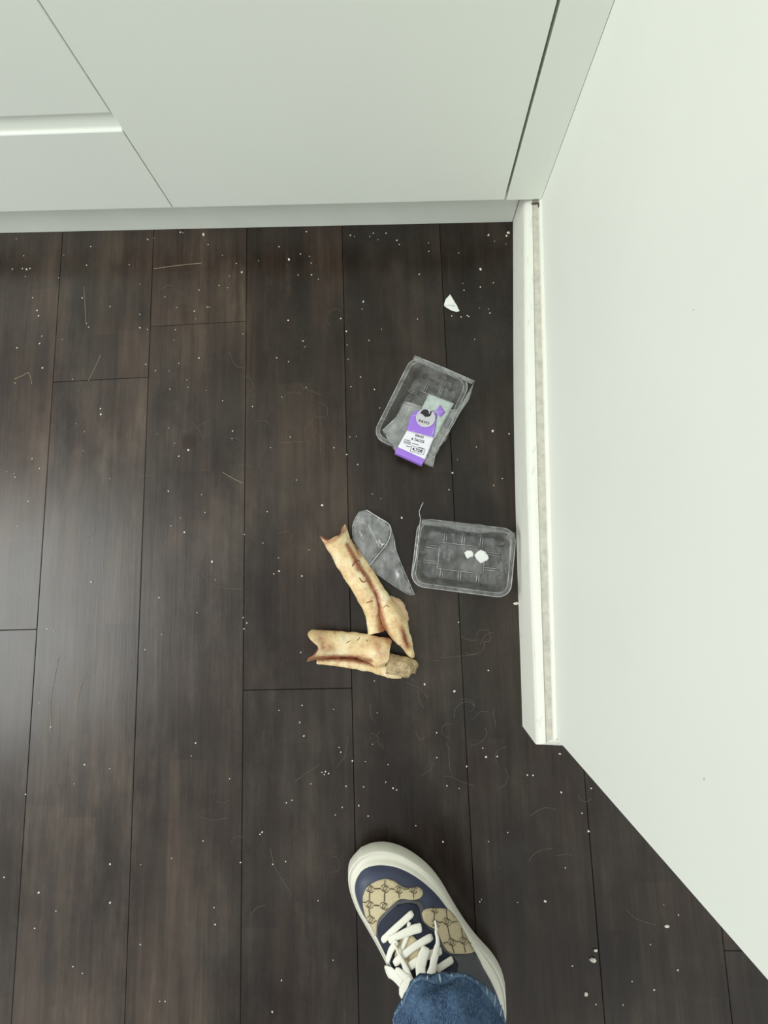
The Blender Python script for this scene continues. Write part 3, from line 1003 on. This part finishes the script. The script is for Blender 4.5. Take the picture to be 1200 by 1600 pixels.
panel('tongue', [(440, 730), (515, 680), (590, 760), (575, 850), (530, 910), (430, 840)], M['canvas'], .0034, 24)

# woven monogram on the canvas: pairs of linked rings joined by short bars
def ribbon(bm, px, w, lift):
    pts = [shoe_pt(x, y, lift)[0] for x, y in px]
    tube(bm, pts, w, 5, .5)
def motif(bm, x, y, r=21):
    for s in (-1, 1):
        arc = []
        for k in range(13):
            a = math.radians(20 + k * 320 / 12)
            arc.append((x + s * 7 + s * r * .82 * math.cos(a), y + s * 4 - r * math.sin(a)))
        ribbon(bm, arc, .00042, .0024)
for centres, bars in ((((252, 378), (350, 378), (440, 388), (535, 390), (250, 480), (345, 492), (262, 580)),
                       (((278, 378), (322, 378)), ((378, 380), (412, 384)), ((470, 385), (508, 385)), ((250, 405), (250, 452)), ((348, 405), (348, 462)), ((442, 412), (445, 442)), ((537, 415), (538, 450)), ((350, 322), (350, 352)), ((278, 484), (316, 490)), ((208, 462), (226, 466)), ((248, 508), (255, 555)), ((285, 588), (298, 590)))),
                      (((675, 522), (757, 606), (683, 616), (790, 742), (868, 736)),
                       (((675, 548), (672, 590), ), ((752, 520), (756, 580)), ((705, 612), (732, 606)), ((784, 612), (825, 605)), ((760, 632), (778, 715)), ((735, 745), (764, 742)), ((815, 740), (842, 738)), ((850, 650), (862, 710)), ((792, 770), (805, 812)), ((868, 764), (880, 812)), ((895, 740), (915, 752))))):
    bm = bmesh.new()
    for c in centres: motif(bm, *c)
    for b in bars:
        ribbon(bm, [b[0], ((b[0][0] + b[1][0]) / 2, (b[0][1] + b[1][1]) / 2), b[1]], .00055, .0024)
    obj('monogram', bm, M['motif'], shoe, True)

def lace(px, lift=.005, name='lace'):
    """flat lace: (x, y, half width in crop pixels)"""
    pts = crom([tuple(map(float, p)) for p in px], 5)
    rings = []
    W = []
    for x, y, w in pts:
        p, n = shoe_pt(x, y, lift, .068)
        W.append((p, n, w / 4.2857 / 1180))
    for i, (p, n, w) in enumerate(W):
        t = W[min(i + 1, len(W) - 1)][0] - W[max(i - 1, 0)][0]
        if t.length < 1e-6: continue
        side = t.cross(n).normalized()
        nn = side.cross(t).normalized()
        if nn.z < 0: nn = -nn
        e = 1 if 0 < i < len(W) - 1 else .7
        rings.append([p + side * w * math.cos(a) * e + nn * .0012 * math.sin(a) * e for a in [k * math.pi / 5 for k in range(10)]])
    bm = bmesh.new()
    loft(bm, rings)
    bmesh.ops.recalc_face_normals(bm, faces=bm.faces[:])
    return obj(name, bm, M['lace'], shoe, True)
lace([(345, 712, 18), (430, 632, 18), (535, 538, 18)], .0045)
lace([(452, 812, 13), (500, 700, 12), (515, 600, 12)], .0045)
lace([(388, 708, 20), (450, 682, 18), (530, 650, 22), (590, 636, 22)], .0060)
lace([(393, 835, 16), (412, 765, 17), (445, 712, 16)], .0075)
lace([(430, 860, 20), (540, 765, 18), (655, 700, 19)], .0060)
lace([(520, 890, 20), (600, 835, 18), (715, 795, 20)], .0060)
lace([(430, 725, 7), (470, 805, 9), (505, 880, 18), (540, 975, 24)], .0095)
lace([(605, 975, 28), (598, 870, 30), (622, 760, 26)], .0095)
lace([(655, 970, 24), (670, 850, 20), (680, 735, 12), (668, 670, 8), (657, 598, 5)], .0115)
lace([(690, 918, 17), (730, 890, 17), (780, 858, 17)], .0070)
lace([(372, 918, 20), (405, 900, 34), (450, 930, 36), (500, 990, 30), (545, 1020, 24)], .0085, 'lace_loop')
lace([(455, 880, 16), (510, 930, 22), (560, 985, 22)], .011, 'lace_loop')
lace([(505, 1045, 22), (520, 1000, 30), (560, 960, 26)], .012, 'lace_loop')

# trouser leg, worn over the shoe, rising out of the picture
def leg_rings(shr, z_extra=0):
    hc = P(*c6(800, 1225), .10)
    spec = [(.000, .108, .0515, .066, 0), (.0, .120, .052, .066, 0), (.0, .150, .054, .066, 0), (-.012, .20, .058, .066, 1), (-.04, .28, .064, .069, 1), (-.075, .36, .072, .075, 1), (-.115, .46, .078, .082, 1), (-.16, .58, .083, .088, 1), (-.22, .72, .09, .096, 1), (-.28, .86, .097, .104, 1)]
    fwd = (P(*c6(260, 225), .05) - P(*c6(1000, 1450), .05)); fwd.z = 0; fwd.normalize()
    side = Vector((fwd.y, -fwd.x, 0))
    cr = crom([s[:4] for s in spec], 5)
    rings = []
    n = 56
    for i, (dy, z, rx, ry) in enumerate(cr):
        ring = []
        tilt = max(0, 1 - i / 14.0)
        for k in range(n):
            a = k * 2 * math.pi / n
            f, s = math.cos(a), math.sin(a)
            p = hc + fwd * (f * ry * shr) + side * (s * rx * shr)
            p.y += dy; p.x += dy * -.15
            p.z = z + tilt * (.022 * f)
            wr = noise.noise(Vector((math.cos(a) * 1.6, math.sin(a) * 1.6, p.z * 34))) * .010 + noise.noise(Vector((math.cos(a) * 2.5, math.sin(a) * 2.5, p.z * 85 + 2.2 * math.sin(a)))) * .006
            wr *= smooth(0, 5, i) * .9 + .1
            d = p - Vector((hc.x + dy * -.15, hc.y + dy, p.z)); d.z = 0
            p += d.normalized() * wr
            ring.append(p)
        rings.append(ring)
    return rings
R_ = leg_rings(1.0)
bm = bmesh.new()
Ri = leg_rings(.965)
loft(bm, [Ri[4], Ri[2], Ri[0]] + R_, cap0=False, cap1=True)
bmesh.ops.recalc_face_normals(bm, faces=bm.faces[:])
leg = obj('trouser_leg', bm, M['denim'], person, True)
leg['label'] = 'blue denim trouser leg'
bm = bmesh.new()
def grow(r, d, dz=0):
    c = sum(r, Vector()) / len(r)
    return [q + (Vector((q.x - c.x, q.y - c.y, 0))).normalized() * d + Vector((0, 0, dz)) for q in r]
def pucker(r, amp):
    return [q + Vector((0, 0, 0)) + (q - sum(r, Vector()) / len(r)).normalized() * amp * (1 if k % 2 else -.4) for k, q in enumerate(r)]
hem_rings = [grow(Ri[1], 0), grow(R_[0], -.001, -.0015), grow(R_[0], .0012, -.0012), pucker(grow(R_[0], .0024, .003), .0006), pucker(grow(R_[3], .0026, .0), .0007), grow(R_[5], .0018, .001), grow(R_[5], .0002, .0018)]
loft(bm, hem_rings, cap0=False, cap1=False)
bmesh.ops.recalc_face_normals(bm, faces=bm.faces[:])
obj('hem', bm, M['hem'], leg, True)
bm = bmesh.new()
for k in range(0, 56, 2):
    a_, b_ = hem_rings[3][k].lerp(hem_rings[4][k], .3), hem_rings[5][k]
    d_ = (b_ - a_)
    c_ = sum(hem_rings[3], Vector()) / 56
    out = (a_ - c_); out.z = 0; out = out.normalized() * .0005 + Vector((0, 0, .0005))
    tube(bm, [a_ - d_ * .15 + out, a_.lerp(b_, .5) + out * 1.3, b_ + out], [.0008, .0012, .0006], 6, .5)
obj('stitching', bm, M['stitch'], leg, True)
# the ankle and shin inside
bm = bmesh.new()
body = []
for i, r in enumerate(R_):
    c = sum(r, Vector()) / len(r)
    k = .62 if i < 10 else .75
    body.append([Vector((c.x + (q.x - c.x) * k, c.y + (q.y - c.y) * k, max(.085, q.z - .02))) for q in r[::2]])
loft(bm, body)
bmesh.ops.recalc_face_normals(bm, faces=bm.faces[:])
obj('leg', bm, M['skin'], person, True)
# the other leg stands further back, outside the picture; the glossy floor mirrors it
ft = (P(*c6(212, 246), .03) - P(*c6(1000, 1452), .03)); ft.z = 0; ft.normalize()
fn = Vector((ft.y, -ft.x, 0))
fc = P(*c6(620, 850), .03); fc.z = 0
MIRROR = Matrix.Translation(fc) @ Matrix.Scale(-1, 4, fn) @ Matrix.Translation(-fc)
def shift_copy(o, parent, d):
    c = o.copy(); COL.objects.link(c); c.parent = parent
    if parent is person:
        c.matrix_parent_inverse = Matrix.Translation(d) @ MIRROR @ o.matrix_parent_inverse
    for ch in [x for x in list(bpy.data.objects) if x.parent is o]:
        shift_copy(ch, c, d)
for o in [x for x in list(bpy.data.objects) if x.parent is person]:
    shift_copy(o, person, Vector((-.135, -.29, 0)))

# ------------------------------------------------------------------ paper scrap
pe = empty('paper_scrap', P(705, 474), 0)
tag(pe, 'small torn triangular scrap of white paper near the toe kick', 'paper')
def cs(x, y): return (680 + x / 24, 450 + y / 24)
sheet('upper_leaf', [cs(*p) for p in ((565, 235), (700, 460), (830, 680), (915, 870), (760, 660), (560, 640), (330, 660), (345, 560), (400, 410))], .0030, M['paper'], pe, .0005, 300, .0015, .0003)
sheet('folded_leaf', [cs(*p) for p in ((330, 665), (560, 640), (760, 660), (915, 870), (800, 900), (590, 830), (450, 750))], .0018, M['paper'], pe, .0009, 400, .0015, .0003)

# ------------------------------------------------------------------ crumbs
def crumb_mesh(seed):
    r = random.Random(seed)
    bm = bmesh.new()
    bmesh.ops.create_icosphere(bm, subdivisions=1, radius=1)
    sx, sy, sz = r.uniform(.7, 1.3), r.uniform(.6, 1.0), r.uniform(.5, .8)
    for v in bm.verts:
        k = r.uniform(.75, 1.2)
        v.co = Vector((v.co.x * sx * k, v.co.y * sy * k, max(v.co.z * k, -.8) * sz + .6 * sz))
    me = bpy.data.meshes.new('crumb'); bm.to_mesh(me); bm.free()
    me.materials.append(M['crumb'])
    return me
def where_on_floor(p, u):
    rp = RM.inverted() @ Vector((p.x, p.y, 0))
    near = sorted([((p - P(*q_)).length, w_) for q_, w_ in (((660, 640), 'around the purple labelled tray'), ((725, 870), 'around the empty tray'), ((570, 940), 'around the two bones'), ((640, 1400), 'around the sneaker'), ((705, 474), 'around the torn paper scrap'))])[0]
    if rp.y > -.085: return 'in the dark strip along the toe kick'
    if rp.x > -.05 and rp.y > -.76: return 'along the foot of the baseboard'
    if near[0] < .13: return near[1]
    if u < 390: return 'on the worn lighter brown boards'
    if u > 800: return 'on the dark boards beside the wall end'
    return 'on the dark boards between toe kick and sneaker'
CM = [crumb_mesh(s) for s in range(6)]
def crops(x0, y0, k, pts):
    return [(x0 + p[0] * k, y0 + p[1] * k, p[2] if len(p) > 2 else 1.0) for p in pts]
T3 = 1 / 3
crumbs = []
crumbs += crops(0, 360, T3, [(692, 42, 1.6), (722, 36), (425, 75), (405, 162), (298, 115, .7), (275, 222), (605, 160, .8), (57, 180), (105, 178, 1.4), (125, 182, 1.5), (140, 178, 1.3), (118, 215), (110, 118, .7), (75, 38), (385, 316, 1.7), (152, 315), (174, 375, 1.9), (180, 400, 1.3), (515, 356), (655, 250, .8), (655, 393), (655, 455), (690, 463, .8), (1108, 154), (1134, 196, 1.7), (1075, 213), (1026, 257), (1066, 268, .8), (933, 279, 1.4), (772, 311, 1.1), (970, 358), (980, 358), (910, 378), (915, 413, .8), (828, 360, .8), (822, 465), (815, 512, .7), (1138, 484, .7), (932, 598, 1.1), (838, 622, 1.1), (683, 627, .9), (728, 657, .8), (790, 658, .8), (875, 700, .9), (880, 735), (795, 743, .8), (965, 750, .7), (1043, 798), (80, 550, 1.5), (195, 495), (185, 530, 1.2), (290, 510, .9), (340, 697, 1.2), (70, 715), (200, 645, 2), (470, 835), (472, 862, 1.6), (395, 943), (390, 1033, .8), (355, 905, .7), (515, 1163), (150, 1070), (185, 1115), (65, 1140, 1.1), (70, 1157, 1.1), (30, 1130, .7), (735, 953, .8), (818, 997), (790, 925, .7), (1090, 940), (1087, 975), (838, 1058, 1.1), (955, 20, 2.2), (975, 65), (845, 8, 1.2), (857, 10, 1.2), (1183, 825), (1042, 115, .7), (490, 453, .7), (415, 452, .8), (405, 435, 1.1), (600, 1010, .6), (330, 795, .7)])
crumbs += crops(0, 760, T3, [(132, 70), (845, 148), (865, 215, 1.6), (993, 353, 1.5), (945, 38, 1.2), (788, 22), (960, 122), (800, 185, .8), (427, 448, 1.4), (745, 522, 1.1), (923, 592, 1.1), (757, 693), (680, 765), (97, 505, .8), (1140, 615, 1.3), (1157, 640, 1.2), (1143, 668), (252, 677), (218, 668, .8), (182, 1016, 1.1), (237, 1128), (1008, 438, .8), (625, 232, .7), (80, 187, .9), (968, 187, .7), (1145, 225)])
K6 = 440 / 1200
crumbs += crops(0, 1160, K6, [(360, 95, 1.5), (315, 177), (467, 113), (108, 222), (815, 58), (833, 3), (978, 155), (1108, 392, 1.6), (1117, 383, 1.2), (865, 420, 1.2), (730, 495), (598, 522, .8), (468, 520, 1.3), (165, 640, 1.4), (468, 684, 1.2), (17, 575), (598, 862, 1.2), (147, 793), (238, 720), (310, 957), (350, 985), (680, 1105), (703, 1105), (917, 777), (912, 705), (1160, 1150), (1025, 512, 1.1), (1162, 520)])
crumbs += crops(400, 360, T3, [(443, 22, 1.9), (462, 28), (533, 28, 1.2), (550, 12), (236, 5, 1.1), (108, 76), (208, 110, 1.4), (155, 136, 1.9), (12, 142, 1.1), (250, 120, .8), (258, 152, .8), (198, 208), (260, 207), (292, 228), (572, 42), (610, 12), (660, 45, 1.1), (672, 65), (808, 58), (810, 97), (1090, 22, 1.7), (1118, 50), (1183, 10, 2), (1175, 25, 1.6), (1172, 62), (950, 105), (1053, 182, 1.9), (1052, 265, 1.2), (1113, 245, 1.5), (975, 280, 1.3), (970, 247, .8), (765, 205), (715, 160, .7), (921, 200, .7), (503, 334, 1.6), (497, 368), (151, 422, 1.6), (397, 412), (424, 473, 1.8), (757, 415), (588, 462), (530, 515), (427, 537, 1.1), (385, 538, .7), (220, 518), (230, 545), (97, 597), (152, 615), (432, 603), (490, 687), (445, 732), (235, 735), (555, 745), (120, 780), (580, 832, 1.3), (1047, 363), (1090, 368, 1.1), (1097, 387, 1.2), (918, 400, 1.1), (962, 405), (990, 398, 1.1), (997, 403), (1025, 510), (1110, 940, 1.6), (1187, 953), (1033, 1015), (945, 1075), (921, 1137, 1.5), (1155, 1163, 1.2), (477, 1097), (365, 1018), (68, 1018, 1.1), (190, 1170), (425, 1050), (440, 968), (470, 965), (160, 968), (680, 1160, .7), (1115, 1195)])
crumbs += crops(360, 760, T3, [(665, 35), (803, 147, 1.5), (430, 88, 1.8), (172, 118), (368, 297), (225, 335), (335, 420, 1.6), (228, 397, 1.2), (203, 410, .8), (152, 265), (330, 778), (640, 640, 1.5), (675, 912), (910, 928, 1.5), (1070, 637, 1.2), (335, 1027), (227, 1050), (483, 1045, .8), (345, 1170, 1.6), (688, 1062), (967, 1155), (1050, 960, 1.6), (325, 1107), (1025, 15, 1.2), (705, 57, .8)])
crumbs += crops(360, 1160, K6, [(463, 22), (470, 42), (520, 80, 1.1), (575, 82), (605, 8), (390, 128), (405, 125), (400, 137), (418, 133), (343, 177, .8), (493, 187, 1.1), (568, 190), (672, 95), (662, 170, .8), (693, 195, 1.5), (708, 203), (547, 270), (476, 277), (447, 310, .8), (587, 315, .8), (238, 258), (262, 247), (1090, 63, 1.4), (1137, 60, 1.4), (1075, 25), (880, 65), (1007, 103), (923, 185, 1.4), (975, 197, .8), (790, 355), (906, 425), (1063, 680), (1070, 670), (1100, 423, .8), (235, 508, 1.5), (218, 1015), (178, 1150), (437, 930, .8), (373, 675)])
K7 = 520 / 1200
crumbs += crops(680, 1040, K7, [(192, 18), (70, 92, 1.5), (450, 318, 1.5), (333, 395, 1.2), (353, 396, 1.2), (455, 457, 1.5), (113, 364), (172, 298, .8), (553, 597, 1.8), (193, 635, .8), (262, 603, .8), (397, 851, 1.5), (297, 855, .8), (777, 1007), (878, 900), (825, 863, .8), (875, 1098, 1.3), (790, 1170), (710, 1140), (495, 1085), (580, 1222), (678, 1225), (530, 533), (563, 443), (470, 730)])
crumbs = sorted(crumbs, key=lambda c: -c[2])[:296]
for i, (u, v, s) in enumerate(crumbs):
    p = P(u, v, .0008)
    o = bpy.data.objects.new('crumb', CM[i % len(CM)])
    COL.objects.link(o)
    r = random.Random(i)
    k = .00105 * s * r.uniform(.85, 1.1)
    o.location = (p.x, p.y, 0)
    o.scale = (k, k, k)
    o.rotation_euler = (0, 0, r.uniform(0, 6.28))
    where = where_on_floor(p, u)
    size = 'larger' if s >= 1.4 else 'tiny'
    tag(o, '%s off-white crumb %s' % (size, where), 'crumb', '%s crumbs %s' % (size, where))
for u, v, s, lab_ in ((680 + 838 * K7, 1040 + 943 * K7, .0034, 'plump round pale crumb between the sneaker and the wall end'),
                      (680 + 580 * K7, 1040 + 1030 * K7, .0036, 'broken pale crumb above a greenish one right of the jeans'),
                      (680 + 570 * K7, 1040 + 1066 * K7, .0052, 'largest greenish pale crumb on the floor right of the jeans'),
                      (680 + 545 * K7, 1040 + 1187 * K7, .0032, 'dull pale crumb below the largest greenish crumb'),
                      (806.5, 943, .0050, 'off-white fluffy lump against the baseboard below the empty tray'),
                      (294, 703, .0030, 'white curled shred lying in the dark floor knot')):
    o = bpy.data.objects.new('crumb', crumb_mesh(int(u)))
    COL.objects.link(o)
    p = P(u, v, s * .5)
    o.location = (p.x, p.y, 0); o.scale = (s * .75, s * .75, s * .6)
    tag(o, lab_, 'crumb')

# ------------------------------------------------------------------ hairs
def c_px(pts): return pts[len(pts) // 2][0]
def hair(pts, r=.00013, bright=1):
    w = [P(u, v, .0004) for u, v in crom(pts, 5)]
    c = w[len(w) // 2]
    bm = bmesh.new()
    tube(bm, [p - Vector((c.x, c.y, 0)) for p in w], r, 4)
    o = obj('hair', bm, M['thread'] if r > .0002 else M['hair'])
    o.location = (c.x, c.y, 0)
    kind = 'thick pale fibre' if r > .0002 else 'fine curled hair'
    where = where_on_floor(w[len(w) // 2], c_px(pts))
    tag(o, '%s %s' % (kind, where), 'hair', '%s %s' % (kind + 's', where))
hair([(315, 897), (330, 912), (350, 919), (378, 920)])
hair([(422, 1325), (430, 1355), (445, 1380), (456, 1398)], .0002)
hair([(131, 448), (133, 475), (134, 503)], .00028)
hair([(240, 420), (275, 415), (315, 411)], .00028)
hair([(23, 592), (35, 587), (45, 583), (50, 600)], .0003)
hair([(252, 452), (262, 446), (270, 447)])
hair([(157, 555), (148, 575), (138, 595)], .0003)
hair([(92, 1025), (85, 1060), (79, 1095), (80, 1145)], .0003)  # light scratch in the boards, built as a pale fibre
hair([(134, 1053), (125, 1075), (120, 1105)], .00025)  # second light scratch, also built as a fibre
hair([(979, 1421), (995, 1436), (1025, 1445)])
hair([(828, 1275), (850, 1262), (868, 1265)])
hair([(300, 660), (310, 670), (318, 685)])
hair([(348, 738), (365, 748), (380, 755)], .00022)
hair([(632, 1065), (655, 1075), (668, 1090)])
hair([(690, 1028), (720, 1025), (745, 1022)])
rh = random.Random(21)
for cx, cy, sx, sy, n in ((660, 1140, 90, 80, 14), (380, 700, 110, 160, 12), (470, 620, 80, 120, 6), (790, 1110, 30, 140, 5), (700, 1010, 60, 40, 5), (420, 1300, 120, 160, 7), (120, 720, 90, 150, 6), (870, 1300, 90, 120, 3)):
    for _ in range(n):
        x, y = cx + rh.uniform(-sx, sx), cy + rh.uniform(-sy, sy)
        a = rh.uniform(0, 6.28); pts = [(x, y)]
        turn = rh.uniform(-.9, .9)
        for _k in range(rh.randint(3, 5)):
            a += turn + rh.uniform(-.35, .35)
            x += math.cos(a) * rh.uniform(6, 13); y += math.sin(a) * rh.uniform(6, 13)
            pts.append((x, y))
        if all(400 > 0 and p[0] < 795 - 0 or p[1] > 1200 for p in pts):
            hair(pts, rh.uniform(.00008, .00012))
